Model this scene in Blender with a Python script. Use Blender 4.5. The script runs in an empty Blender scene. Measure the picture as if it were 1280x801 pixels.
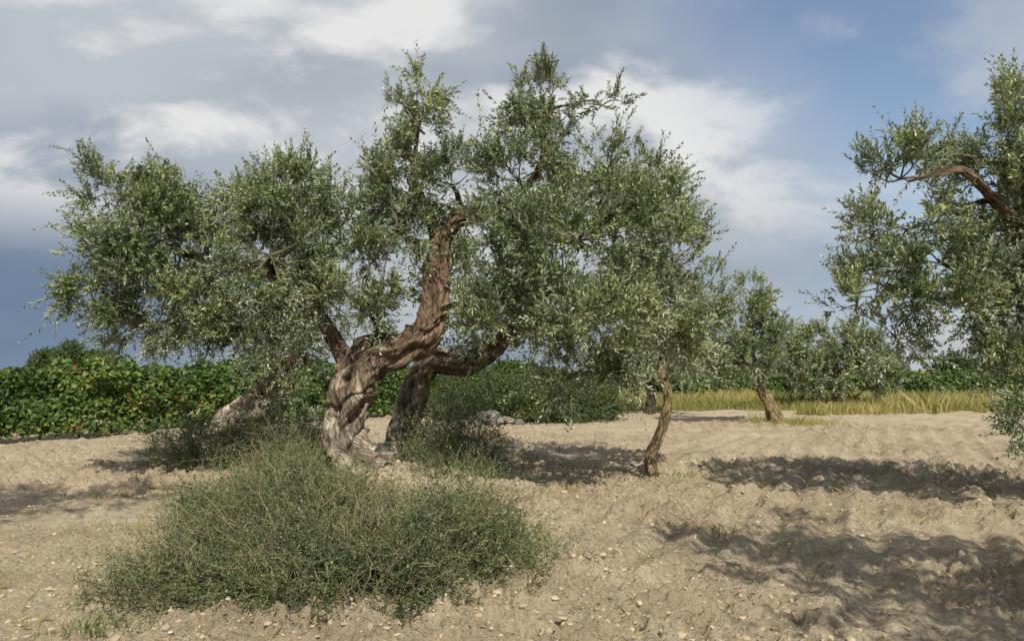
import bpy, math, numpy as np
from mathutils import Vector
rng = np.random.default_rng(7)
scene = bpy.context.scene

# ------------------------------------------------------------ numpy noise
def _h(ix, iy, s):
    v = np.sin(ix*127.1 + iy*311.7 + s*74.7)*43758.5453
    return v - np.floor(v)
def vn(x, y, s=0.0):
    ix = np.floor(x); iy = np.floor(y); fx = x-ix; fy = y-iy
    fx = fx*fx*(3-2*fx); fy = fy*fy*(3-2*fy)
    a = _h(ix, iy, s); b = _h(ix+1, iy, s); c = _h(ix, iy+1, s); d = _h(ix+1, iy+1, s)
    return (a*(1-fx)+b*fx)*(1-fy)+(c*(1-fx)+d*fx)*fy
def smooth(a, b, x):
    t = np.clip((x-a)/(b-a), 0, 1); return t*t*(3-2*t)
def norm(v):
    return v/np.maximum(np.linalg.norm(v, axis=-1, keepdims=True), 1e-9)

# ------------------------------------------------------------ ground height
def gh_low(x, y):
    x = np.asarray(x, float); y = np.asarray(y, float)
    near = 1-smooth(40, 90, np.hypot(x, y))
    h = 0.12*(vn(x/4.0, y/4.0, 1)-0.5)*near
    h += 0.22*np.exp(-(((x+2.1)/2.0)**2+((y-11.5)/1.6)**2))
    h += 0.12*np.exp(-(((x+8.0)/3.5)**2+((y-14.5)/2.0)**2))
    return h
def gh(x, y):
    h = gh_low(x, y)
    near = 1-smooth(22, 40, np.hypot(x, y))
    u0 = x*0.909-y*0.417; v0 = x*.417+y*.909
    u = u0 + 0.06*(vn(x/2.5, y/2.5, 9)-0.5)
    m = smooth(-4.8, -3.0, u)*(0.5+0.75*vn(u0/1.2, v0/6, 4))
    h = h + m*(0.038*np.sin(u*2*math.pi/0.46)+0.012*np.sin(u*2*math.pi/0.19+1.3))*(1-smooth(30, 60, y))
    c = np.zeros_like(h)
    wx = .12*vn(x*3, y*3, 21); wy = .12*vn(x*3, y*3, 22)
    for sc, am, lo, hi, st in ((0.8, .022, .35, .8, .7), (0.30, .028, .50, .68, .8), (0.15, .040, .54, .66, .9), (0.085, .036, .54, .64, 1), (0.05, .020, .48, .6, 1)):
        n = vn((u0+wx)/sc+sc*31, (v0+wy)/sc*st-sc*17, sc*100)
        c += am*smooth(lo, hi, n)
    c += .022*_h(np.floor(x*40), np.floor(y*40), 3.3)
    rough = 0.35+1.0*smooth(0.25, 0.75, vn(x/1.3+4, y/1.3, 12))
    return h + c*near*rough - .04*near

# ------------------------------------------------------------ mesh building
def build(name, parts, mats, parent=None, smooth_mats=()):
    """parts: list of (V(n,3), F(m,k), rnd(n,), matidx[, vec(n,3)])"""
    vs, rn, vec = [], [], []
    loops, starts, mi = [], [], []
    off = 0; lo = 0
    for p in parts:
        V, F, r, m = p[:4]
        vs.append(V); rn.append(r)
        vec.append(p[4] if len(p) > 4 else V)
        k = F.shape[1]
        loops.append((F+off).ravel()); starts.append(lo+np.arange(len(F))*k)
        mi.append(np.full(len(F), m)); off += len(V); lo += F.size
    V = np.concatenate(vs); L = np.concatenate(loops); S = np.concatenate(starts); M = np.concatenate(mi)
    me = bpy.data.meshes.new(name)
    me.vertices.add(len(V)); me.vertices.foreach_set('co', V.astype(np.float32).ravel())
    me.loops.add(len(L)); me.loops.foreach_set('vertex_index', L.astype(np.int32))
    me.polygons.add(len(S)); me.polygons.foreach_set('loop_start', S.astype(np.int32))
    for m in mats: me.materials.append(m)
    me.polygons.foreach_set('material_index', M.astype(np.int32))
    sm = np.isin(M, list(smooth_mats))
    me.polygons.foreach_set('use_smooth', sm)
    me.update(calc_edges=True)
    a = me.attributes.new('rnd', 'FLOAT', 'POINT'); a.data.foreach_set('value', np.concatenate(rn).astype(np.float32))
    if len(smooth_mats):
        b = me.attributes.new('barkco', 'FLOAT_VECTOR', 'POINT'); b.data.foreach_set('vector', np.concatenate(vec).astype(np.float32).ravel())
    ob = bpy.data.objects.new(name, me); scene.collection.objects.link(ob)
    if parent: ob.parent = parent
    return ob
def empty(name, loc=(0, 0, 0)):
    e = bpy.data.objects.new(name, None); e.empty_display_size = .3
    scene.collection.objects.link(e); return e

def tubes(P, R, sides, mat, ref=None):
    n, K, _ = P.shape
    T = np.empty_like(P); T[:, 1:-1] = P[:, 2:]-P[:, :-2]; T[:, 0] = P[:, 1]-P[:, 0]; T[:, -1] = P[:, -1]-P[:, -2]
    T = norm(T)
    ref = norm(rng.normal(size=(n, 1, 3)))
    A = norm(np.cross(T, ref)); B = np.cross(T, A)
    th = np.arange(sides)*2*math.pi/sides
    ring = A[:, :, None]*np.cos(th)[None, None, :, None]+B[:, :, None]*np.sin(th)[None, None, :, None]
    V = P[:, :, None]+ring*R[:, :, None, None]
    idx = np.arange(n*K*sides).reshape(n, K, sides)
    a = idx[:, :-1]; b = idx[:, 1:]
    F = np.stack([a, np.roll(a, -1, 2), np.roll(b, -1, 2), b], -1).reshape(-1, 4)
    rn = np.repeat(rng.random(n), K*sides)
    V = V.reshape(-1, 3)
    return (V, F, rn, mat, V*np.array([1, 1, .4]))

def catmull(P, per):
    P = np.asarray(P, float); Q = np.vstack([2*P[0]-P[1], P, 2*P[-1]-P[-2]]); out = []
    for i in range(1, len(Q)-2):
        for t in np.linspace(0, 1, per, endpoint=False):
            out.append(0.5*((2*Q[i])+(-Q[i-1]+Q[i+1])*t+(2*Q[i-1]-5*Q[i]+4*Q[i+1]-Q[i+2])*t*t+(-Q[i-1]+3*Q[i]-3*Q[i+1]+Q[i+2])*t**3))
    out.append(Q[-2]); return np.array(out)

def trunk(ctrl, sides, mat, per=12, gnarl=1.0, flare=0.0, seed=0):
    """ctrl rows x,y,z,r -> gnarled tube"""
    C = catmull(ctrl, per); P = C[:, :3]; R = C[:, 3]
    K = len(P); T = norm(np.gradient(P, axis=0))
    A = np.zeros_like(P); a = np.cross(T[0], [0, 1, 0.1]); A[0] = a/np.linalg.norm(a)
    for i in range(1, K):
        a = A[i-1]-T[i]*np.dot(A[i-1], T[i]); A[i] = a/np.linalg.norm(a)
    B = np.cross(T, A)
    s = np.concatenate([[0], np.cumsum(np.linalg.norm(np.diff(P, axis=0), axis=1))])
    th = np.arange(sides)*2*math.pi/sides
    TH, S = np.meshgrid(th, s)
    ph = seed*1.7
    g = 0.11*np.sin(3*TH+2.4*S+ph)+0.08*np.sin(5*TH-3.3*S+2*ph)+0.12*np.abs(np.sin(3.5*TH+4*S+ph))+0.06*np.abs(np.sin(8*TH+5*S))
    cx, cy = np.cos(TH), np.sin(TH)
    g += 0.36*(vn(cx*1.6+S*2.1+ph, cy*1.6+S*1.3, 3)-.5)+0.28*(vn(cx*4+S*3, cy*4-S*4, 5)-.5)+.13*(vn(cx*11+S*4, cy*11+S*9, 6)-.5)
    kn = vn(cx*2.2+S*5+ph*3, cy*2.2+S*4, 8); g += .30*smooth(.70, .95, kn)-.30*smooth(.30, .10, kn)
    rr = R[:, None]*(1+gnarl*g)
    if flare: rr = rr*(1+flare*np.exp(-S/0.22)*(0.7+0.4*np.sin(4*TH+ph)))
    V = P[:, None]+(A[:, None]*cx[..., None]+B[:, None]*cy[..., None])*rr[..., None]
    tw = TH+1.1*S
    vec = np.stack([np.cos(tw)*R[:, None], np.sin(tw)*R[:, None], S*.20], -1).reshape(-1, 3)
    idx = np.arange(K*sides).reshape(K, sides); a = idx[:-1]; b = idx[1:]
    F = np.stack([a, np.roll(a, -1, 1), np.roll(b, -1, 1), b], -1).reshape(-1, 4)
    return (V.reshape(-1, 3), F, np.full(K*sides, .5), mat, vec), P, R

def shoots(P0, D, L, bend, K, leafL, leafW, mstem, mleaf, alpha=0.75, stemr=.0028, t0=.12, keep=1.0, tone=None, ns=3):
    """leafy shoots: opposite leaf pairs along a bent stem"""
    n = len(P0); D = norm(D)
    if tone is None: tone = np.zeros(n)
    t = np.linspace(t0, 1.0, K)
    t = t[None, :, None]; Lb = L[:, None, None]
    P = P0[:, None]+(D[:, None]*t+bend[:, None]*t*t)*Lb
    T = norm(D[:, None]+2*bend[:, None]*t)
    ref = norm(rng.normal(size=(n, 1, 3)))
    A = norm(np.cross(T, ref)); B = np.cross(T, A)
    out = []
    for side in (0, 1):
        ang = (np.arange(K)*math.pi/2)[None]+side*math.pi+rng.normal(0, .35, (n, K))
        a = A*np.cos(ang)[..., None]+B*np.sin(ang)[..., None]
        al = alpha+rng.normal(0, .22, (n, K)); al = al*(1-0.35*t[..., 0]**3)
        d = T*np.cos(al)[..., None]+a*np.sin(al)[..., None]
        d = norm(d+rng.normal(0, .12, d.shape))
        S = norm(np.cross(T, a)+rng.normal(0, .25, d.shape)); S = norm(S-d*np.sum(S*d, -1, keepdims=True))
        N = np.cross(d, S)
        l = leafL*(rng.uniform(.65, 1.15, (n, K)))*(1-.35*t[..., 0]**4); w = leafW*rng.uniform(.8, 1.2, (n, K))
        l = l[..., None]; w = w[..., None]
        v0 = P; v2 = P+d*l-N*l*rng.uniform(-.05, .18, l.shape); m = P+d*l*.48+N*w*.15
        V = np.stack([v0, m-S*w*.5, v2, m+S*w*.5], 2).reshape(-1, 4, 3)
        tn = np.repeat(tone, K)
        if keep < 1:
            kk = rng.random(len(V)) < keep; V = V[kk]; tn = tn[kk]
        nn = len(V)
        rn = np.clip(np.repeat(rng.random(nn)+tn, 4), 0, .995)
        out.append((V.reshape(-1, 3), np.arange(nn*4).reshape(-1, 4), rn, mleaf))
    ts = np.linspace(0, 1, ns)[None, :, None]
    SP = P0[:, None]+(D[:, None]*ts+bend[:, None]*ts*ts)*Lb
    out.append(tubes(SP, stemr*np.linspace(1, .3, ns)[None]*np.ones((n, 1)), 3, mstem))
    return out

# ------------------------------------------------------------ materials
def newmat(name):
    m = bpy.data.materials.new(name); m.use_nodes = True
    nt = m.node_tree; nt.nodes.clear()
    return m, nt, (lambda t, **k: _n(nt, t, **k)), nt.links.new
def _n(nt, t, **k):
    nd = nt.nodes.new(t)
    for a, v in k.items(): setattr(nd, a, v)
    return nd
def ramp(nt, stops, interp='LINEAR'):
    r = nt.nodes.new('ShaderNodeValToRGB'); cr = r.color_ramp; cr.interpolation = interp
    while len(cr.elements) < len(stops): cr.elements.new(.5)
    for e, (p, c) in zip(cr.elements, stops):
        e.position = p; e.color = (c[0], c[1], c[2], 1) if hasattr(c, '__len__') else (c, c, c, 1)
    return r

def leaf_mat(name, stops, under, trans=.22, rough=.42, under_mix=.75, spec=.5):
    m, nt, N, Lk = newmat(name)
    at = N('ShaderNodeAttribute', attribute_name='rnd')
    r = ramp(nt, stops); Lk(at.outputs['Fac'], r.inputs[0])
    col = r.outputs[0]
    g = N('ShaderNodeNewGeometry'); mu = N('ShaderNodeMath', operation='MULTIPLY'); mu.inputs[1].default_value = under_mix
    Lk(g.outputs['Backfacing'], mu.inputs[0])
    mx = N('ShaderNodeMix', data_type='RGBA'); Lk(mu.outputs[0], mx.inputs[0]); Lk(col, mx.inputs[6]); mx.inputs[7].default_value = (*under, 1)
    p = N('ShaderNodeBsdfPrincipled'); Lk(mx.outputs[2], p.inputs['Base Color']); p.inputs['Roughness'].default_value = rough
    p.inputs['Specular IOR Level'].default_value = spec
    o = N('ShaderNodeOutputMaterial')
    if trans > 0:
        tr = N('ShaderNodeBsdfTranslucent'); sc = N('ShaderNodeMix', data_type='RGBA', blend_type='MULTIPLY'); sc.inputs[0].default_value = 1
        Lk(col, sc.inputs[6]); sc.inputs[7].default_value = (1.4, 1.5, .7, 1); Lk(sc.outputs[2], tr.inputs[0])
        ms = N('ShaderNodeMixShader'); ms.inputs[0].default_value = trans; Lk(p.outputs[0], ms.inputs[1]); Lk(tr.outputs[0], ms.inputs[2])
        Lk(ms.outputs[0], o.inputs[0])
    else: Lk(p.outputs[0], o.inputs[0])
    return m

olive_leaf = leaf_mat('olive_leaf', [(0, (.032, .056, .016)), (.35, (.090, .128, .038)), (.70, (.185, .232, .084)), (.96, (.34, .38, .17)), (1, (.38, .39, .17))], (.39, .43, .32), trans=.14, rough=.37)
shrub_leaf = leaf_mat('shrub_leaf', [(0, (.028, .050, .014)), (.5, (.078, .118, .034)), (.85, (.15, .195, .065)), (1, (.27, .26, .11))], (.16, .20, .11), trans=.12)
vine_leaf = leaf_mat('vine_leaf', [(0, (.022, .052, .008)), (.5, (.060, .115, .016)), (.84, (.14, .20, .03)), (.94, (.27, .26, .04)), (.985, (.24, .12, .03)), (1, (.18, .07, .03))], (.10, .15, .05), trans=.22, under_mix=.4, rough=.5)
bush_leaf = leaf_mat('bush_leaf', [(0, (.03, .06, .012)), (.6, (.06, .10, .02)), (1, (.12, .15, .04))], (.09, .12, .05), trans=.2)
grass_dry = leaf_mat('dry_grass_blade', [(0, (.10, .15, .03)), (.3, (.22, .23, .06)), (.7, (.42, .34, .13)), (1, (.55, .44, .2))], (.36, .31, .14), trans=.25, under_mix=.2)
grass_green = leaf_mat('green_blade', [(0, (.07, .12, .03)), (1, (.17, .2, .06))], (.1, .16, .04), trans=.25, under_mix=.2)
litter_mat = leaf_mat('fallen_leaf', [(0, (.10, .07, .04)), (.6, (.22, .155, .085)), (1, (.36, .29, .18))], (.26, .21, .14), trans=0)

def bark_mat(name, dark, mid, light, base_light=0.0, scale=9):
    m, nt, N, Lk = newmat(name)
    at = N('ShaderNodeAttribute', attribute_name='barkco')
    n1 = N('ShaderNodeTexNoise'); n1.inputs['Scale'].default_value = scale; n1.inputs['Detail'].default_value = 8; n1.inputs['Roughness'].default_value = .70; n1.inputs['Distortion'].default_value = .6
    Lk(at.outputs['Vector'], n1.inputs['Vector'])
    vo = N('ShaderNodeTexNoise'); vo.inputs['Scale'].default_value = scale*3.2; vo.inputs['Detail'].default_value = 4; vo.inputs['Distortion'].default_value = 1.0
    Lk(at.outputs['Vector'], vo.inputs['Vector'])
    r = ramp(nt, [(.34, dark), (.5, mid), (.68, light)]); Lk(n1.outputs[0], r.inputs[0])
    rv = ramp(nt, [(.36, .14), (.50, .92), (.62, 1)]); Lk(vo.outputs[0], rv.inputs[0])
    mm = N('ShaderNodeMixRGB', blend_type='MULTIPLY'); mm.inputs[0].default_value = .75; Lk(r.outputs[0], mm.inputs[1]); Lk(rv.outputs[0], mm.inputs[2])
    col = mm.outputs[0]
    if base_light:  # paler trunk foot: grey lichen tone plus sunlight painted into the bark colour
        g = N('ShaderNodeNewGeometry'); sp = N('ShaderNodeSeparateXYZ'); Lk(g.outputs['Position'], sp.inputs[0])
        n2 = N('ShaderNodeTexNoise'); n2.inputs['Scale'].default_value = 4.5; n2.inputs['Detail'].default_value = 6; Lk(g.outputs['Position'], n2.inputs['Vector'])
        a = N('ShaderNodeMath', operation='MULTIPLY_ADD'); a.inputs[1].default_value = 4.6; Lk(n2.outputs[0], a.inputs[0]); a.inputs[2].default_value = -2.0
        b = N('ShaderNodeMath', operation='SUBTRACT'); Lk(sp.outputs[2], b.inputs[0]); Lk(a.outputs[0], b.inputs[1])
        mr = N('ShaderNodeMapRange'); mr.inputs[1].default_value = .15; mr.inputs[2].default_value = 1.7; mr.inputs[3].default_value = base_light; mr.inputs[4].default_value = .0
        Lk(b.outputs[0], mr.inputs[0])
        r3 = ramp(nt, [(.36, (.17, .135, .10)), (.49, (.36, .31, .24)), (.6, (.62, .55, .45))]); Lk(n1.outputs[0], r3.inputs[0])
        m5 = N('ShaderNodeMixRGB', blend_type='MULTIPLY'); m5.inputs[0].default_value = .6; Lk(r3.outputs[0], m5.inputs[1]); Lk(rv.outputs[0], m5.inputs[2])
        m3 = N('ShaderNodeMixRGB'); Lk(mr.outputs[0], m3.inputs[0]); Lk(col, m3.inputs[1]); Lk(m5.outputs[0], m3.inputs[2]); col = m3.outputs[0]
    p = N('ShaderNodeBsdfPrincipled'); p.inputs['Roughness'].default_value = .9; p.inputs['Specular IOR Level'].default_value = .2; Lk(col, p.inputs['Base Color'])
    ad = N('ShaderNodeMath', operation='MULTIPLY_ADD'); Lk(rv.outputs[0], ad.inputs[0]); ad.inputs[1].default_value = .35; Lk(n1.outputs[0], ad.inputs[2])
    bu = N('ShaderNodeBump'); bu.inputs['Strength'].default_value = 1; bu.inputs['Distance'].default_value = .10; Lk(ad.outputs[0], bu.inputs['Height']); Lk(bu.outputs[0], p.inputs['Normal'])
    o = N('ShaderNodeOutputMaterial'); Lk(p.outputs[0], o.inputs[0]); return m
bark = bark_mat('olive_bark', (.075, .05, .034), (.22, .15, .10), (.40, .30, .21), .95, 9)
bark_thin = bark_mat('olive_branch_bark', (.05, .04, .03), (.12, .10, .07), (.22, .18, .13), 0, 14)
bark_tan = bark_mat('young_olive_bark', (.15, .10, .055), (.34, .25, .14), (.50, .40, .24), 0, 14)
def flatmat(name, c, rough=.85, lo=.7, hi=1.25):
    m, nt, N, Lk = newmat(name)
    at = N('ShaderNodeAttribute', attribute_name='rnd')
    r = ramp(nt, [(0, [x*lo for x in c]), (1, [x*hi for x in c])]); Lk(at.outputs['Fac'], r.inputs[0])
    p = N('ShaderNodeBsdfPrincipled'); p.inputs['Roughness'].default_value = rough; p.inputs['Specular IOR Level'].default_value = .2
    Lk(r.outputs[0], p.inputs['Base Color'])
    o = N('ShaderNodeOutputMaterial'); Lk(p.outputs[0], o.inputs[0]); return m
stem_green = flatmat('olive_twig', (.15, .14, .08))
stem_shrub = flatmat('shrub_twig', (.18, .16, .09), lo=.4, hi=1.7)
stem_vine = flatmat('vine_stem', (.12, .08, .05))
stone_pale = flatmat('pale_stone', (.52, .47, .40))
stone_grey = flatmat('grey_rock', (.20, .18, .155))
clod_mat = flatmat('soil_clod', (.46, .37, .25), 1, .72, 1.12)

# ------------------------------------------------------------ ground
def axis(lo, hi, step, far, g=1.06):
    c = list(np.arange(lo, hi, step)); s = step; a = c[-1]; up = []
    while a < far: s *= g; a += s; up.append(a)
    s = step; a = c[0]; dn = []
    while a > -far: s *= g; a -= s; dn.append(a)
    return np.array(dn[::-1]+c+up)
X = axis(-7.5, 9.5, .026, 2500, 1.05); Y = axis(4.0, 13.5, .025, 2500, 1.04)
GX, GY = np.meshgrid(X, Y)
GZ = gh(GX, GY)
idx = np.arange(GX.size).reshape(GX.shape)
F = np.stack([idx[:-1, :-1], idx[:-1, 1:], idx[1:, 1:], idx[1:, :-1]], -1).reshape(-1, 4)
gm, nt, N, Lk = newmat('sandy_soil')
g = N('ShaderNodeNewGeometry')
def tnoise(scale, detail=6, rough=.6, dist=0):
    n = N('ShaderNodeTexNoise'); n.inputs['Scale'].default_value = scale; n.inputs['Detail'].default_value = detail
    n.inputs['Roughness'].default_value = rough; n.inputs['Distortion'].default_value = dist; Lk(g.outputs['Position'], n.inputs['Vector']); return n
n1 = tnoise(.9, 6, .76); n2 = tnoise(18, 5, .8)
r1 = ramp(nt, [(.3, (.45, .355, .235)), (.5, (.65, .53, .36)), (.7, (.79, .68, .49))]); Lk(n1.outputs[0], r1.inputs[0])
r2 = ramp(nt, [(.32, .34), (.42, .84), (.54, 1.0), (.70, 1.15)]); Lk(n2.outputs[0], r2.inputs[0])
m1 = N('ShaderNodeMixRGB', blend_type='MULTIPLY'); m1.inputs[0].default_value = .85; Lk(r1.outputs[0], m1.inputs[1]); Lk(r2.outputs[0], m1.inputs[2])
m2 = m1
sp = N('ShaderNodeSeparateXYZ'); Lk(g.outputs['Position'], sp.inputs[0])
fm = N('ShaderNodeMapRange'); fm.inputs[1].default_value = 33; fm.inputs[2].default_value = 44; Lk(sp.outputs[1], fm.inputs[0])
fa = N('ShaderNodeMath', operation='MULTIPLY_ADD'); Lk(n1.outputs[0], fa.inputs[0]); fa.inputs[1].default_value = 1.8; fa.inputs[2].default_value = -.9
fb = N('ShaderNodeMath', operation='ADD', use_clamp=True); Lk(fm.outputs[0], fb.inputs[0]); Lk(fa.outputs[0], fb.inputs[1])
fc = N('ShaderNodeMath', operation='MULTIPLY', use_clamp=True); Lk(fb.outputs[0], fc.inputs[0]); Lk(fm.outputs[0], fc.inputs[1])
m4 = N('ShaderNodeMixRGB'); Lk(fc.outputs[0], m4.inputs[0]); Lk(m2.outputs[0], m4.inputs[1]); m4.inputs[2].default_value = (.20, .19, .06, 1)
p = N('ShaderNodeBsdfPrincipled'); p.inputs['Roughness'].default_value = .95; p.inputs['Specular IOR Level'].default_value = .12
Lk(m4.outputs[0], p.inputs['Base Color'])
nb = tnoise(24, 5, .8); bu = N('ShaderNodeBump'); bu.inputs['Strength'].default_value = 1; bu.inputs['Distance'].default_value = .09
Lk(nb.outputs[0], bu.inputs['Height']); Lk(bu.outputs[0], p.inputs['Normal'])
o = N('ShaderNodeOutputMaterial'); Lk(p.outputs[0], o.inputs[0])
GV = np.stack([GX.ravel(), GY.ravel(), GZ.ravel()], -1)
build('ground', [(GV, F, np.zeros(len(GV)), 0)], [gm], smooth_mats=(0,))

# ------------------------------------------------------------ olive trees
def crown(clumps, dens, leafL=.090, leafW=.025, sub=14, K=10, shootL=.33):
    """clumps rows x,y,z,rx,ry,rz[,density]"""
    P0, D, Ls, Bd, Tn = [], [], [], [], []; bp, br = [], []
    for c in clumps:
        c = list(c); w = c[6] if len(c) > 6 else 1.0
        cen = np.array(c[:3]); rad = np.array(c[3:6])
        vol = rad.prod(); area = vol**(2/3)
        ns = max(5, int(sub*area/.5))
        u = norm(rng.normal(size=(ns, 3))); rr = rng.uniform(.45, 1, (ns, 1))**.6
        sc = cen+u*rad*rr*.95
        t = np.linspace(0, 1, 5)[None, :, None]
        mid = (cen+sc)/2+rng.normal(0, .08, sc.shape)
        q = (1-t)**2*cen+2*t*(1-t)*mid[:, None]+t*t*sc[:, None]
        bp.append(q); br.append(np.linspace(.012, .004, 5)[None]*rng.uniform(.7, 1.4, (ns, 1)))
        n = int(dens*w*area/.5)
        wk = rng.uniform(.5, 1.5, ns); k = rng.choice(ns, n, p=wk/wk.sum())
        pos = sc[k]+rng.normal(0, 1, (n, 3))*rad*.15
        rel = (pos-cen)/rad
        d = norm(rel)*.75+rng.normal(0, .55, (n, 3))+np.array([0, 0, .45])
        top = np.clip(rel[:, 2], -1, 1)
        d[:, 2] += np.where(top > .2, .5, -.15*(top < -.1))
        P0.append(pos); D.append(d); L = shootL*rng.uniform(.5, 1.3, n)
        far = rng.random(n) < .07; L[far] *= 1.5
        Ls.append(L); b = rng.normal(0, .15, (n, 3)); b[:, 2] -= .05+.30*(top < -.2)*rng.random(n); Bd.append(b)
        Tn.append((rng.normal(0, .16, ns)[k])+rng.normal(0, .08, n))
    parts = shoots(np.concatenate(P0), np.concatenate(D), np.concatenate(Ls), np.concatenate(Bd), K, leafL, leafW, 0, 1, keep=.93, tone=np.concatenate(Tn), alpha=.8)
    parts.append(tubes(np.concatenate(bp), np.concatenate(br), 5, 0))
    return parts

def limbs_to(clumps, skelP, skelR, mat):
    P = list(skelP); R = list(skelR); rest = [np.array(c[:3], float) for c in clumps]; out = []
    while rest:
        A = np.array(P); best = None
        for i, c in enumerate(rest):
            dd = np.linalg.norm(A-c, axis=1)+.6*np.maximum(0, A[:, 2]-c[2]); j = dd.argmin()
            if best is None or dd[j] < best[0]: best = (dd[j], i, j)
        _, i, j = best; c = rest.pop(i); a = np.array(P[j]); r0 = min(R[j]*.7, .055)
        d = np.linalg.norm(c-a)
        if d < .05: continue
        m1_ = a+(c-a)*.35+rng.normal(0, .10*d, 3)+np.array([0, 0, .10*d]); m2_ = a+(c-a)*.7+rng.normal(0, .07*d, 3)+np.array([0, 0, .08*d])
        r1_ = max(.012, r0*.45)
        C = np.array([[*a, r0], [*m1_, r0*.85], [*m2_, r0*.65], [*c, r1_]])
        prt, tp, tr = trunk(C, 9, mat, per=6, gnarl=.45, seed=i)
        out.append(prt); P += list(tp[4:]); R += list(tr[4:])
    return out

def tree(name, trunks, clumps, dens, bk=None, **kw):
    e = empty(name)
    parts = []; SP = []; SR = []
    for i, (C, kws) in enumerate(trunks):
        C = np.array(C, float)
        base = C[0].copy()
        if base[2] < .1: C[0, 2] = float(gh_low(base[0], base[1]))-.12
        prt, P, R = trunk(C, kws.get('sides', 44), 0, per=kws.get('per', 14), gnarl=kws.get('gnarl', 1), flare=kws.get('flare', 0), seed=i+len(name)+kws.get('seed', 0))
        parts.append(prt); h = int(len(P)*kws.get('att', .45)); SP += list(P[h:]); SR += list(R[h:])
    parts += limbs_to(clumps, SP, SR, 1)
    build('trunk_and_limbs', parts, [bk or bark, bark_thin], e, (0, 1))
    build('leaves', crown(clumps, dens, **kw), [stem_green, olive_leaf], e)
    return e

main_trunk = [(-2.02, 11.5, 0, .34), (-2.20, 11.48, .30, .29), (-2.33, 11.45, .65, .25), (-2.33, 11.42, 1.05, .245), (-2.26, 11.4, 1.44, .27), (-2.02, 11.4, 1.80, .25),
              (-1.56, 11.4, 1.95, .205), (-1.20, 11.4, 2.24, .185), (-1.08, 11.4, 2.68, .155), (-1.06, 11.42, 3.14, .14), (-.98, 11.4, 3.55, .125), (-.76, 11.35, 3.80, .11), (-.42, 11.25, 3.88, .09)]
left_limb = [(-2.25, 11.45, 1.40, .16), (-2.5, 11.7, 1.95, .11), (-2.85, 11.7, 2.5, .09), (-3.3, 11.5, 2.95, .075), (-4.0, 11.3, 3.15, .06), (-4.7, 11.1, 3.3, .04)]
up_limb = [(-1.0, 11.4, 3.4, .10), (-1.2, 11.5, 3.9, .075), (-1.42, 11.5, 4.4, .05), (-1.38, 11.5, 5.0, .025), (-1.28, 11.4, 5.4, .01)]
right_limb = [(-.5, 11.28, 3.86, .08), (-.1, 11.2, 4.0, .065), (.35, 11.1, 4.4, .05), (.5, 11.1, 5.1, .03), (.6, 11.1, 5.5, .015)]
main_clumps = [
 (-5.10, 11.0, 3.45, .80, .9, .8), (-5.40, 11.0, 4.05, .50, .6, .42), (-5.65, 10.9, 2.75, .42, .6, .5), (-4.15, 11.2, 4.0, .85, .9, .55), (-4.5, 10.8, 2.6, .75, .8, .55),
 (-5.1, 10.9, 2.35, .5, .6, .4), (-4.6, 10.9, 3.4, .7, .8, .6), (-3.3, 11.4, 4.0, .85, .9, .5), (-3.3, 10.9, 3.2, .9, .8, .75), (-3.6, 11.3, 2.4, .65, .8, .5), (-2.5, 11.6, 3.5, .6, .8, .7), (-2.7, 10.9, 2.65, .55, .6, .5),
 (-2.35, 11.6, 4.0, .45, .6, .4), (-2.0, 11.0, 2.95, .45, .4, .6), (-1.65, 11.1, 3.6, .45, .4, .5), (-1.95, 11.05, 2.4, .35, .3, .35),
 (-1.55, 11.3, 4.15, .65, .6, .55, 1.1), (-1.6, 11.3, 4.7, .48, .5, .38, 1), (-1.4, 11.3, 5.2, .38, .4, .36, 1.1), (-1.28, 11.4, 5.65, .22, .25, .28, 1.4), (-.85, 11.2, 4.25, .42, .4, .45, 1),
 (.0, 11.0, 5.35, .25, .3, .25, .9), (.55, 11.0, 5.45, .45, .45, .34, 1.1), (1.25, 11.0, 5.32, .38, .3, .12, .8), (.45, 11.0, 4.85, .55, .6, .5), (.1, 10.8, 4.2, .6, .6, .6),
 (1.05, 10.7, 4.2, .85, .8, .6), (1.75, 10.8, 3.95, .5, .6, .5, .9), (1.95, 10.8, 3.35, .7, .8, .7), (.85, 10.2, 3.3, .95, .8, .8), (-.15, 10.6, 3.1, .5, .6, .65),
 (.1, 10.3, 2.3, .65, .6, .5), (1.0, 10.0, 2.3, .85, .8, .65), (1.9, 10.5, 2.45, .65, .7, .65), (.8, 10.2, 1.6, .55, .5, .38, .9), (1.4, 10.2, 1.7, .4, .4, .3, .9), (-.4, 10.9, 2.45, .3, .4, .4, .8)]
tree('olive_tree', [(main_trunk, dict(flare=.2, per=18, sides=84, gnarl=1.25)), (left_limb, dict(seed=3, sides=28, gnarl=.8, att=.2)), (up_limb, dict(sides=24, gnarl=.6, att=.2)), (right_limb, dict(sides=24, gnarl=.6, att=.2))],
     main_clumps, 330)
# second old olive right behind
tree('olive_tree', [([(-1.95, 14.2, 0, .36), (-1.85, 14.2, .6, .26), (-1.75, 14.2, 1.2, .22), (-1.45, 14.1, 1.75, .19), (-.8, 14.0, 1.75, .16), (-.1, 13.9, 2.2, .13), (.5, 13.8, 3.0, .09)], dict(flare=.2))],
     [(-.2, 14, 3.0, .9, .9, .8), (.9, 13.9, 3.3, 1, .9, .9), (.7, 13.6, 2.2, .8, .8, .6), (-1.2, 14.2, 3.2, .8, .8, .8), (2.0, 13.8, 2.9, .8, .8, .8), (-.4, 14, 2.1, .6, .6, .5)], 150, K=8, leafL=.105, leafW=.032)
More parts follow.
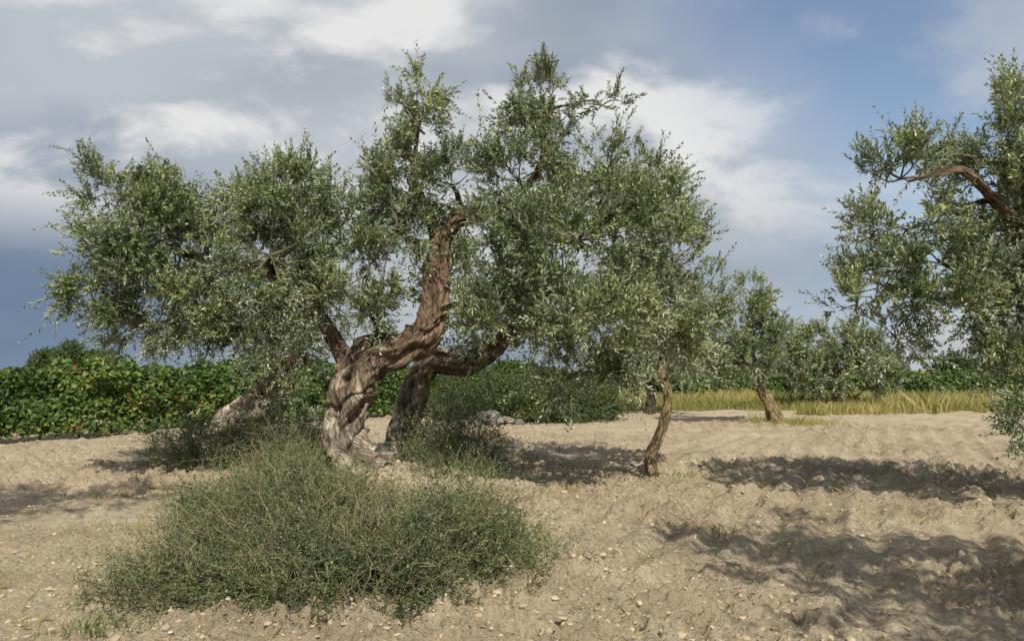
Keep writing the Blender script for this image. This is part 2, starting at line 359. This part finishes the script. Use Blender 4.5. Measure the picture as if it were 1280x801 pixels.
# leaning old olive rear left
tree('olive_tree', [([(-6.1, 17.0, 0, .50), (-5.75, 17.0, .45, .40), (-5.4, 17.0, .85, .34), (-5.0, 17.0, 1.25, .28), (-4.6, 16.9, 1.8, .2), (-4.5, 16.8, 2.6, .14)], dict(flare=.3, gnarl=1.2))],
     [(-4.7, 16.6, 2.3, .9, .9, .7), (-4.6, 16.4, 1.6, .7, .7, .55), (-5.4, 16.8, 3.0, .9, 1, .8), (-3.9, 16.8, 3.1, 1.0, 1, .8), (-6.2, 16.9, 3.2, .9, .9, .8), (-4.9, 16.9, 3.9, 1.1, 1, .7), (-4.3, 16.3, 1.1, .45, .5, .4)], 160, K=8, leafL=.105, leafW=.032)
# slim young olive
tree('young_olive_tree', [([(2.16, 12.4, 0, .10), (2.12, 12.4, .3, .085), (2.24, 12.4, .6, .075), (2.36, 12.4, .95, .07), (2.38, 12.4, 1.3, .065), (2.30, 12.4, 1.6, .055), (2.4, 12.4, 2.2, .045), (2.5, 12.4, 2.9, .03)], dict(gnarl=.5, flare=.2, sides=28))],
     [(2.5, 12.4, 3.3, .6, .6, .7), (2.55, 12.3, 4.0, .35, .4, .45, .8), (2.2, 12.3, 2.5, .6, .6, .55), (2.85, 12.4, 2.7, .45, .5, .5), (2.4, 12.3, 2.05, .55, .5, .33), (2.7, 12.4, 2.15, .4, .4, .35, .8)], 230, bk=bark_tan)
# mid distance olives
tree('olive_tree', [([(8.0, 24.4, 0, .24), (7.8, 24.4, .6, .17), (7.5, 24.4, 1.15, .14), (7.3, 24.4, 1.8, .11), (7.2, 24.4, 2.6, .08)], dict(gnarl=.7, flare=.3, sides=30))],
     [(7.2, 24.4, 3.0, 1.0, 1, .8), (7.25, 24.3, 3.9, .6, .7, .6), (6.3, 24.2, 2.5, .8, .8, .8), (8.0, 24.3, 2.5, .6, .8, .7), (7.2, 23.9, 1.95, .8, .8, .5), (6.1, 24.5, 1.7, .6, .6, .5), (7.9, 24.4, 3.3, .45, .5, .5)], 190, bk=bark_tan, leafL=.12, leafW=.04, K=8)
tree('olive_tree', [([(13.4, 33, 0, .25), (13.3, 33, .6, .2), (13.2, 33, 1.3, .15), (13.3, 33, 2.2, .1)], dict(gnarl=.7, sides=24))],
     [(12.6, 33, 2.6, 1.0, 1, .8), (13.7, 33, 2.8, 1.1, 1, .8), (14.6, 33, 2.0, .9, .9, .9), (12.0, 33, 1.6, .8, .9, .8), (13.4, 32.5, 1.5, 1, .9, .7), (15.3, 33, 1.3, .6, .8, .6), (11.3, 33, 2.3, .8, .8, .7)], 200, leafL=.15, leafW=.055, K=7, bk=bark_tan)
tree('olive_tree', [([(4.9, 29, 0, .20), (5.0, 29, .7, .15), (4.9, 29, 1.5, .13), (4.9, 29, 2.2, .1)], dict(gnarl=.7, sides=24))],
     [(4.2, 29, 2.2, 1.1, 1, .8), (5.4, 29, 2.5, 1.1, 1, .9), (6.2, 29, 2.0, .9, .9, .7), (4.8, 29, 3.2, 1, .9, .7), (3.3, 29, 1.6, .8, .9, .6), (4.6, 28.6, 1.3, .9, .7, .5)], 160, leafL=.14, leafW=.05, K=7, bk=bark_thin)
# right foreground olive (trunk just outside the view)
tree('olive_tree', [([(7.5, 9.7, 0, .40), (7.35, 9.65, .6, .30), (7.1, 9.6, 1.3, .25), (6.8, 9.6, 2.2, .18), (6.3, 9.6, 3.1, .10), (5.7, 9.4, 3.65, .055), (5.25, 9.1, 3.88, .04), (4.95, 9.0, 3.9, .03), (4.55, 9.1, 3.8, .012)], dict(flare=.3, att=.35))],
     [(5.95, 9.5, 3.2, .6, .8, .8, 1.3), (4.6, 9.4, 3.9, .45, .5, .40, .9), (4.8, 9.4, 4.25, .3, .35, .28, .9), (4.2, 9.3, 3.2, .28, .4, .33, .9), (4.35, 9.3, 2.6, .50, .5, .45, 1.2), (4.0, 9.3, 2.4, .30, .35, .24, 1.1), (5.1, 9.5, 2.9, .45, .5, .45, 1.1), (4.85, 9.2, 2.45, .4, .4, .35, 1.1),
      (4.65, 9.4, 3.3, .45, .5, .4, 1), (4.45, 9.3, 2.0, .32, .35, .28, 1), (5.9, 9.5, 4.1, .45, .6, .5, 1.3), (5.5, 9.5, 4.2, .3, .4, .3, .8), (6.15, 9.6, 4.7, .38, .5, .4, 1.1), (6.0, 9.4, 2.2, .45, .5, .5, 1.4), (5.95, 9.3, 1.55, .38, .4, .4, 1.4), (6.0, 9.3, 1.05, .25, .3, .28, 1.3), (5.4, 9.6, 3.5, .45, .4, .35, .9), (5.55, 9.2, 2.6, .38, .4, .4, 1.1),
      (6.8, 9.6, 3.3, 1, 1, .8), (6.9, 9.6, 2.2, .9, 1, .7), (6.9, 9.6, 4.3, .9, .9, .6), (7.6, 10.4, 3.2, 1, 1, 1), (7.8, 9.4, 2.2, .8, .8, .7)], 270)
# out-of-view neighbours whose shade reaches the field in front of the camera
def ball_clumps(cx, cy, cz, R, H, n):
    out = []
    for i in range(n):
        u = norm(rng.normal(size=3)); r = rng.uniform(.35, .8)
        s = rng.uniform(.45, .7)
        out.append((cx+u[0]*R*r, cy+u[1]*R*r, cz+u[2]*H*r, s, s, s*.85))
    return out
tree('olive_tree', [([(5.2, 2.2, 0, .36), (5.1, 2.2, .8, .27), (5.0, 2.2, 1.6, .22), (4.8, 2.3, 2.6, .15)], dict(flare=.3))], ball_clumps(4.4, 2.4, 4.2, 2.6, 1.3, 26), 120, K=7, leafL=.10, leafW=.030)
tree('olive_tree', [([(-5.4, 3.6, 0, .36), (-5.3, 3.7, .8, .27), (-5.2, 3.7, 1.6, .22), (-4.8, 3.9, 2.8, .19), (-4.5, 4.0, 4.2, .15)], dict(flare=.3))], ball_clumps(-4.6, 4.0, 5.7, 1.8, 1.0, 14), 120, K=7, leafL=.10, leafW=.030)

# ------------------------------------------------------------ shrubs
def shrub(name, lobes, n, L=.34, leafL=.028, leafW=.009, K=15, alpha=.8, keep=.8, long_n=250, stemr=.0022, lm=None, spike=.10, hole=0):
    """lobes: x,y,rx,ry,h domes standing on the ground"""
    w = np.array([l[2]*l[3]*l[4]**.5 for l in lobes]); k = rng.choice(len(lobes), n, p=w/w.sum()); Lb = np.array(lobes)[k]
    a = rng.uniform(0, 2*math.pi, n); r = rng.uniform(0, 1, n)**.5
    x = Lb[:, 0]+np.cos(a)*r*Lb[:, 2]*.95; y = Lb[:, 1]+np.sin(a)*r*Lb[:, 3]*.95
    if hole:
        kk = vn(x*3.1, y*3.1, 46)*.6+vn(x*7, y*7, 47)*.4 > hole*rng.uniform(.5, 1.2, n); x, y, a, r, Lb = x[kk], y[kk], a[kk], r[kk], Lb[kk]; n = len(x)
    hm = Lb[:, 4]*np.sqrt(np.clip(1-r**2.4, 0, 1))*(0.15+.95*vn(x*2.1, y*2.1, 40)+.55*vn(x*5, y*5, 41))
    z = gh_low(x, y)+hm*rng.uniform(0, 1, n)**.6*.85
    P0 = np.stack([x, y, z], -1)
    D = np.stack([np.cos(a)*r*1.0, np.sin(a)*r*1.0, np.full(n, .40)], -1)+rng.normal(0, .8, (n, 3))
    B = rng.normal(0, .28, (n, 3)); B[:, 2] -= .08
    Ls = L*rng.uniform(.4, 1.3, n); sp_ = rng.random(n) < spike; Ls[sp_] *= 1.9
    tone = .9*(vn(x*3, y*3, 44)-.5)+rng.normal(0, .1, n)
    parts = shoots(P0, D, Ls, B, K, leafL, leafW, 0, 1, alpha=alpha, stemr=stemr, keep=keep, tone=tone)
    m = long_n; k = rng.choice(len(lobes), m, p=w/w.sum()); Lb = np.array(lobes)[k]
    a = rng.uniform(0, 2*math.pi, m); r = rng.uniform(.2, 1, m)**.6
    s = np.stack([Lb[:, 0]+np.cos(a)*r*.45*Lb[:, 2], Lb[:, 1]+np.sin(a)*r*.45*Lb[:, 3], np.zeros(m)], -1); s[:, 2] = gh_low(s[:, 0], s[:, 1])-.03
    e = np.stack([Lb[:, 0]+np.cos(a)*r*Lb[:, 2]*1.15, Lb[:, 1]+np.sin(a)*r*Lb[:, 3]*1.15, Lb[:, 4]*np.sqrt(1-(r*.97)**2)*rng.uniform(.5, 1.35, m)], -1); e[:, 2] += gh_low(e[:, 0], e[:, 1])+.03
    md = s*.5+e*.5; md[:, 2] += .22*Lb[:, 4]; t = np.linspace(0, 1, 8)[None, :, None]
    q = (1-t)**2*s[:, None]+2*t*(1-t)*md[:, None]+t*t*e[:, None]+rng.normal(0, .028, (m, 8, 3))
    parts.append(tubes(q, np.linspace(.006, .0016, 8)[None]*rng.uniform(.6, 1.4, (m, 1)), 4, 0))
    j = rng.integers(2, 8, m*3); i = np.tile(np.arange(m), 3); b0 = q[i, j]; dd = norm(rng.normal(size=(m*3, 3))+[0, 0, .3])*rng.uniform(.06, .2, (m*3, 1))
    tw = np.stack([b0, b0+dd*.5+rng.normal(0, .01, dd.shape), b0+dd], 1); parts.append(tubes(tw, np.array([[.0022, .0018, .001]])*np.ones((m*3, 1)), 3, 0))
    return build(name, parts, [stem_shrub, lm or shrub_leaf])
shrub('wiry_shrub', [(-1.5, 6.5, 1.0, .95, .78), (-.75, 6.3, .75, .8, .72), (-2.2, 6.2, .75, .7, .50), (-1.2, 5.7, .95, .45, .44), (-2.0, 7.4, 1.0, .8, .88), (-.5, 7.1, .6, .6, .64), (-2.6, 6.7, .5, .5, .42), (-.12, 6.3, .4, .45, .45), (-2.7, 8.2, .7, .7, .75), (-2.65, 5.85, .4, .3, .25), (-1.2, 8.2, .7, .6, .40), (.15, 6.9, .25, .3, .3)],
      14500, L=.22, leafL=.030, leafW=.0115, K=11, keep=.78, long_n=700, stemr=.0022, spike=.18, hole=.46)
shrub('wiry_shrub', [(-4.9, 13.2, 1.0, .8, 1.0), (-3.8, 12.6, 1.0, .8, .8), (-3.2, 11.2, .6, .6, .7), (-3.5, 13.4, .8, .7, 1.1), (-2.9, 10.4, .6, .5, .4)], 3800, L=.34, leafL=.040, leafW=.015, K=10, keep=.75, long_n=350, hole=.42, spike=.18)
shrub('wiry_shrub', [(-1.2, 13.2, .5, .6, 1.3), (-.7, 14.5, .6, .6, 1.3), (-1.3, 12.2, .5, .5, .6), (-.7, 11.2, .7, .5, .3), (-1.15, 12.6, .2, .2, 1.7)], 1300, L=.42, leafL=.05, leafW=.016, K=10, keep=.7, long_n=150)
shrub('broadleaf_bush', [(.2, 26, 1.6, 1, 1.7), (2.0, 26.5, 1.5, 1, 1.5), (-1.6, 27, 1.2, 1, 1.6)], 3000, L=.5, leafL=.10, leafW=.05, K=8, long_n=60, lm=bush_leaf)

# ------------------------------------------------------------ grape vine rows
def vine_row(name, path, h, n, width=.45, leaf=.075, base=.1, low=0):
    path = np.array(path, float); seg = np.linalg.norm(np.diff(path, axis=0), axis=1); cum = np.concatenate([[0], np.cumsum(seg)])
    def at(s):
        return np.stack([np.interp(s, cum, path[:, 0]), np.interp(s, cum, path[:, 1])], -1)
    s = rng.uniform(0, cum[-1], n); c = at(s); t = norm(at(s+.1)-at(s-.1)+1e-6); nn = np.stack([-t[:, 1], t[:, 0]], -1)
    top = lambda s_: h*(.70+.28*vn(s_*.8, s_*0, 51)+.24*vn(s_*2.7, s_*0, 52))
    hh = top(s)
    z = base+(hh-base)*rng.uniform(0, 1, n)**.75
    q = rng.choice([-1, 1], n)*rng.uniform(.3, 1, n)**.6*width*(.2+1.5*vn(s*1.7, z*2.0, 53))*(1-.45*(z/hh)**4)
    P = np.concatenate([c+nn*q[:, None], z[:, None]], -1)
    N_ = np.concatenate([nn*np.sign(q)[:, None], np.full((n, 1), .6)], -1)+rng.normal(0, .65, (n, 3)); N_ = norm(N_)
    A = norm(np.cross(N_, rng.normal(size=(n, 3)))); B = np.cross(N_, A)
    th = np.array([0, 50, 100, 150, 210, 260, 310])*math.pi/180; rad = np.array([1.15, .72, 1.0, .75, .75, 1.0, .72])
    sz = leaf*rng.uniform(.5, 1.25, n)
    V = P[:, None]+(A[:, None]*(np.cos(th)*rad)[None, :, None]+B[:, None]*(np.sin(th)*rad)[None, :, None])*sz[:, None, None]
    V += N_[:, None]*(rng.normal(0, .22, (n, 7))*sz[:, None])[..., None]
    cl = np.clip(rng.random(n)*.84+.5*(vn(s*.6, z*1.2, 55)-.5), 0, 1)
    parts = [(V.reshape(-1, 3), np.arange(n*7).reshape(-1, 7), np.repeat(cl, 7), 1)]
    m = int(cum[-1]/.9); ss = np.linspace(.3, cum[-1]-.3, m); b = at(ss)
    q = np.zeros((m, 5, 3)); q[:, :, :2] = b[:, None]; q[:, :, 2] = np.linspace(-.1, h*.8, 5); q[:, 1:, :2] += rng.normal(0, .04, (m, 4, 2))
    parts.append(tubes(q, np.full((m, 5), .028), 6, 0))
    m = int(cum[-1]*5); ss = rng.uniform(0, cum[-1], m); b = at(ss); hc = top(ss)
    P0 = np.concatenate([b+rng.normal(0, .2, (m, 2)), (hc*.86)[:, None]], -1)
    parts += [(a_, b_, c_*.85, d_) for a_, b_, c_, d_, *_ in shoots(P0, np.array([0, 0, .8])+rng.normal(0, .5, (m, 3)), rng.uniform(.12, .42, m), rng.normal(0, .2, (m, 3)), 4, leaf*1.6, leaf*1.5, 0, 1, stemr=.006)]
    return build(name, parts, [stem_vine, vine_leaf])
vine_row('grape_vine_row', [(-16.5, 13.5), (-11.5, 18.2), (-5.7, 26), (2, 36)], 1.86, 38000, leaf=.068)
vine_row('grape_vine_row', [(-18.5, 15.5), (-13.5, 20.2), (-7.7, 28), (0, 38)], 1.8, 12000, leaf=.085)
vine_row('grape_vine_row', [(-6, 44), (42, 45)], 1.45, 26000, leaf=.10, width=.5)
vine_row('grape_vine_row', [(-30, 52), (48, 50)], 1.6, 20000, leaf=.12, width=.6)
e = []
for (cx, cy, cz, r) in [(-41, 75, 2.0, 2.0), (-38.5, 76, 2.0, 1.6), (-46, 80, 2, 2), (9, 78, 1.6, 1.6), (15, 72, 1.2, 1.6), (20, 76, 1.5, 1.6), (24, 74, 1.3, 1.7), (30, 80, 1.5, 1.9), (34, 78, 1.3, 1.6), (38, 82, 1.6, 2.2), (44, 80, 1.5, 2)]:
    n = 1200; u = norm(rng.normal(size=(n, 3)))*rng.uniform(.4, 1, (n, 1))*rng.uniform(.8, 1.2, (1, 3))
    e.append(np.concatenate([np.array([cx, cy, cz])+u*r], 0))
P0 = np.concatenate(e)
build('distant_trees', shoots(P0, rng.normal(size=P0.shape)+[0, 0, .5], np.full(len(P0), .5), rng.normal(0, .1, P0.shape), 3, .3, .16, 0, 1), [stem_shrub, bush_leaf])

# ------------------------------------------------------------ grass
def blades(name, x, y, h, w, mat, lean=.35):
    n = len(x); z = gh_low(x, y)-.01; a = rng.uniform(0, 2*math.pi, n); S = np.stack([np.cos(a), np.sin(a), np.zeros(n)], -1)
    b = np.stack([rng.normal(0, lean, n), rng.normal(0, lean, n), np.zeros(n)], -1)
    P = np.stack([x, y, z], -1); up = np.array([0, 0, 1.])
    hv = h[:, None]; wv = (w if np.ndim(w) else np.full(n, w))[:, None]
    m = P+up*hv*.55+b*hv*.3; tp = P+up*hv+b*hv
    V = np.stack([P-S*wv, P+S*wv, m+S*wv*.8, tp+S*wv*.1, m-S*wv*.8], 1)
    rr = np.clip(rng.random(n)*.7+.6*vn(x*.3, y*.6, 77)-.15, 0, 1)
    return build(name, [(V.reshape(-1, 3), np.arange(n*5).reshape(-1, 5), np.repeat(rr, 5), 0)], [mat])
n = 90000; x = rng.uniform(3.0, 34, n); y = rng.uniform(28.5, 43, n)
kp = (vn(x*.35, y*.8, 71)*.6+vn(x*1.1, y*1.6, 73)*.4+.045*(y-34)+.25*smooth(9, 13, x)) > .55; x = x[kp]; y = y[kp]
blades('dry_grass', x, y, rng.uniform(.2, .75, len(x))*(.2+1.15*vn(x*.5, y*.6, 72)), .010, grass_dry)
n = 2500; x = 8.2+rng.normal(0, .75, n); y = 24.2+rng.normal(0, .5, n)
blades('dry_grass', x, y, rng.uniform(.05, .3, n)*(.2+vn(x*2.5, y*2.5, 74)), .006, grass_dry)
tx, ty = [], []
for (cx, cy, r, n) in [(-2.7, 5.3, .13, 110), (2.05, 8.2, .12, 60), (-5.2, 10.6, .35, 120), (2.4, 12.3, .3, 120), (-1.0, 10.8, .8, 500), (-2.9, 12.4, 1.4, 1500), (-.3, 12.9, 1, 700)]:
    tx.append(cx+rng.normal(0, r, n)); ty.append(cy+rng.normal(0, r, n))
x = np.concatenate(tx); y = np.concatenate(ty)
blades('green_weeds', x, y, rng.uniform(.03, .11, len(x)), .004, grass_green, .6)
n = 16000; x = np.concatenate([rng.normal(-1.6, 2.0, n//2), rng.uniform(-4, 6, n-n//2)]); y = np.concatenate([rng.normal(8.9, 2.4, n//2), rng.uniform(4.5, 16, n-n//2)])
kp = vn(x*1.3, y*1.3, 81) > rng.uniform(.2, .75, n); x = x[kp]; y = y[kp]
blades('dry_stubble', x, y, rng.uniform(.03, .13, len(x)), .0025, grass_dry, .8)

# ------------------------------------------------------------ stones, clods, litter
phi = (1+5**.5)/2
ico = norm(np.array([[-1, phi, 0], [1, phi, 0], [-1, -phi, 0], [1, -phi, 0], [0, -1, phi], [0, 1, phi], [0, -1, -phi], [0, 1, -phi], [phi, 0, -1], [phi, 0, 1], [-phi, 0, -1], [-phi, 0, 1]], float))
icf = np.array([[0, 11, 5], [0, 5, 1], [0, 1, 7], [0, 7, 10], [0, 10, 11], [1, 5, 9], [5, 11, 4], [11, 10, 2], [10, 7, 6], [7, 1, 8], [3, 9, 4], [3, 4, 2], [3, 2, 6], [3, 6, 8], [3, 8, 9], [4, 9, 5], [2, 4, 11], [6, 2, 10], [8, 6, 7], [9, 8, 1]])
def stones(name, x, y, z, s, mat):
    n = len(x); V = ico[None]*s[:, None, None]*rng.uniform(.6, 1.35, (n, 12, 1))*rng.uniform(.6, 1.2, (n, 1, 3)); V[..., 2] *= .75
    V = V+np.stack([x, y, z], -1)[:, None]
    F = (icf[None]+np.arange(n)[:, None, None]*12).reshape(-1, 3)
    return build(name, [(V.reshape(-1, 3), F, np.repeat(rng.random(n), 12), 0)], [mat])
n = 1500; y = 4.2+rng.uniform(0, 1, n)**1.6*22; x = rng.uniform(-.75, .75, n)*(y+1); s = .003+.017*rng.random(n)**7
stones('scattered_stones', x, y, gh(x, y)+s*.2, s, stone_pale)
n = 70000; y = 4.2+rng.uniform(0, 1, n)**1.4*20; x = rng.uniform(-.75, .75, n)*(y+1); kp = vn(x/1.3+4, y/1.3, 12)*.6+.4*vn(x/.4, y/.4, 13) > rng.uniform(.15, .75, n); x = x[kp]; y = y[kp]
s = .004+.030*rng.random(len(x))**7; stones('soil_clods', x, y, gh(x, y)-s*.1, s, clod_mat)
n = 70; x = -.65+rng.normal(0, .45, n); y = 24.4+rng.normal(0, .3, n); s = rng.uniform(.08, .22, n)
stones('rock_pile', x, y, np.maximum(.03, .42-np.hypot(x+.65, y-24.4)*.45)*rng.uniform(.3, 1, n)+.02, s, stone_grey)
n = 34000
cx = np.concatenate([rng.normal(-1.2, 1.6, n//2), rng.normal(1.0, 1.5, n//4), rng.normal(3.0, 2.4, n-n//2-n//4)]); cy = np.concatenate([rng.normal(7.4, 2.2, n//2), rng.normal(9, 2.6, n//4), rng.normal(8.5, 3, n-n//2-n//4)])
kp = vn(cx*1.1, cy*1.1, 91)*.6+vn(cx*4, cy*4, 92)*.4 > rng.uniform(.25, .7, n); cx = cx[kp]; cy = cy[kp]; n = len(cx)
P = np.stack([cx, cy, gh(cx, cy)+.008], -1); a = rng.uniform(0, 6.28, n); d = norm(np.stack([np.cos(a), np.sin(a), rng.normal(0, .2, n)], -1)); S = norm(np.cross(d, [0, 0, 1.]+rng.normal(0, .25, (n, 3))))
l = rng.uniform(.02, .055, (n, 1)); w = rng.uniform(.003, .007, (n, 1)); m = P+d*l*.5
V = np.stack([P, m-S*w, P+d*l, m+S*w], 1)
build('leaf_litter', [(V.reshape(-1, 3), np.arange(n*4).reshape(-1, 4), np.repeat(rng.random(n), 4), 0)], [litter_mat])

# ------------------------------------------------------------ light and sky
EL = math.radians(44); hx, hy = -.25, .968
d = Vector((hx*math.cos(EL), hy*math.cos(EL), -math.sin(EL)))
sun = bpy.data.lights.new('sun', 'SUN'); sun.energy = 5.0; sun.angle = math.radians(.5); sun.color = (1, .94, .81)
so = bpy.data.objects.new('sun', sun); so.rotation_euler = d.to_track_quat('-Z', 'Y').to_euler(); scene.collection.objects.link(so)
w = bpy.data.worlds.new('World'); scene.world = w; w.use_nodes = True; nt = w.node_tree; nt.nodes.clear(); Lk = nt.links.new
N = lambda t, **k: _n(nt, t, **k)
sky = N('ShaderNodeTexSky', sky_type='NISHITA'); sky.sun_disc = False; sky.sun_elevation = EL; sky.sun_rotation = math.atan2(-hx, -hy); sky.air_density = 1; sky.dust_density = 1.0
b1 = N('ShaderNodeBackground'); b1.inputs[1].default_value = .125; Lk(sky.outputs[0], b1.inputs[0])
tc = N('ShaderNodeTexCoord'); sp = N('ShaderNodeSeparateXYZ'); Lk(tc.outputs['Generated'], sp.inputs[0])
def M(op, a, b=None, c=None, clamp=False):
    m = N('ShaderNodeMath', operation=op, use_clamp=clamp)
    for i, v in enumerate((a, b, c)):
        if v is None: continue
        if isinstance(v, (int, float)): m.inputs[i].default_value = v
        else: Lk(v, m.inputs[i])
    return m.outputs[0]
def MR(v, a, b, c=0., d_=1., t='SMOOTHSTEP'):
    m = N('ShaderNodeMapRange', interpolation_type=t); Lk(v, m.inputs[0])
    for i, q in zip((1, 2, 3, 4), (a, b, c, d_)): m.inputs[i].default_value = q
    return m.outputs[0]
def MIX(f, a, b):
    m = N('ShaderNodeMixRGB')
    for i, v in enumerate((f, a, b)):
        if isinstance(v, tuple): m.inputs[i].default_value = (*v, 1)
        elif isinstance(v, (int, float)): m.inputs[i].default_value = v
        else: Lk(v, m.inputs[i])
    return m.outputs[0]
x, y, z = sp.outputs
den = M('ADD', M('MAXIMUM', z, 0), .38)
px = M('DIVIDE', x, den); py = M('DIVIDE', y, den)
cv = N('ShaderNodeCombineXYZ'); Lk(px, cv.inputs[0]); Lk(py, cv.inputs[1])
def CN(scale, detail, rough, dist, off):
    mp = N('ShaderNodeMapping'); mp.inputs['Location'].default_value = off; mp.inputs['Rotation'].default_value = (0, 0, .35); mp.inputs['Scale'].default_value = (.8, 1, 1); Lk(cv.outputs[0], mp.inputs[0])
    n = N('ShaderNodeTexNoise'); n.inputs['Scale'].default_value = scale; n.inputs['Detail'].default_value = detail; n.inputs['Roughness'].default_value = rough; n.inputs['Distortion'].default_value = dist
    Lk(mp.outputs[0], n.inputs['Vector']); return n.outputs[0]
na = CN(1.5, 4, .5, .1, (3.1, 1.2, 0)); nb_ = CN(3.0, 6, .56, .2, (8.1, 3.6, 0)); nc = CN(1.0, 3, .5, .1, (1.7, 9.2, 0))
hor = MIX(MR(x, -.5, .5), (.16, .24, .355), (.43, .55, .69))
hor = MIX(MR(z, .02, .22), hor, (.35, .41, .50))
c1 = MIX(MR(na, .36, .54), hor, (.54, .58, .63))
c3 = MIX(M('MULTIPLY', MR(nc, .50, .66), .6), c1, (.28, .33, .40))
lo = M('MULTIPLY', MR(x, -.05, -.5), MR(z, .28, .08)); c3 = MIX(M('MULTIPLY', lo, .9), c3, (.17, .245, .36))
wm = M('MULTIPLY', MR(nb_, .45, .60), MR(z, .10, .24, 0., .94)); wm = M('MULTIPLY', wm, MR(x, .5, .2, .35, 1.))
c2 = MIX(wm, c3, (.88, .88, .87))
b2 = N('ShaderNodeBackground'); b2.inputs[1].default_value = .92; Lk(c2, b2.inputs[0])
gap = M('MULTIPLY', MR(M('ADD', x, z), .44, .72), MR(nb_, .66, .46, .5, 1.))
cov = M('SUBTRACT', 1.0, M('MULTIPLY', gap, .9), clamp=True)
ms = N('ShaderNodeMixShader'); Lk(cov, ms.inputs[0]); Lk(b1.outputs[0], ms.inputs[1]); Lk(b2.outputs[0], ms.inputs[2])
o = N('ShaderNodeOutputWorld'); Lk(ms.outputs[0], o.inputs[0])

# ------------------------------------------------------------ camera
cam = bpy.data.cameras.new('camera'); cam.sensor_width = 36; cam.lens = 28.27; cam.clip_end = 6000
co = bpy.data.objects.new('camera', cam); co.location = (0, 0, 1.65); co.rotation_euler = (math.radians(90+3.5), 0, 0)
scene.collection.objects.link(co); scene.camera = co
scene.view_settings.view_transform = 'Standard'; scene.view_settings.look = 'None'; scene.view_settings.exposure = 0
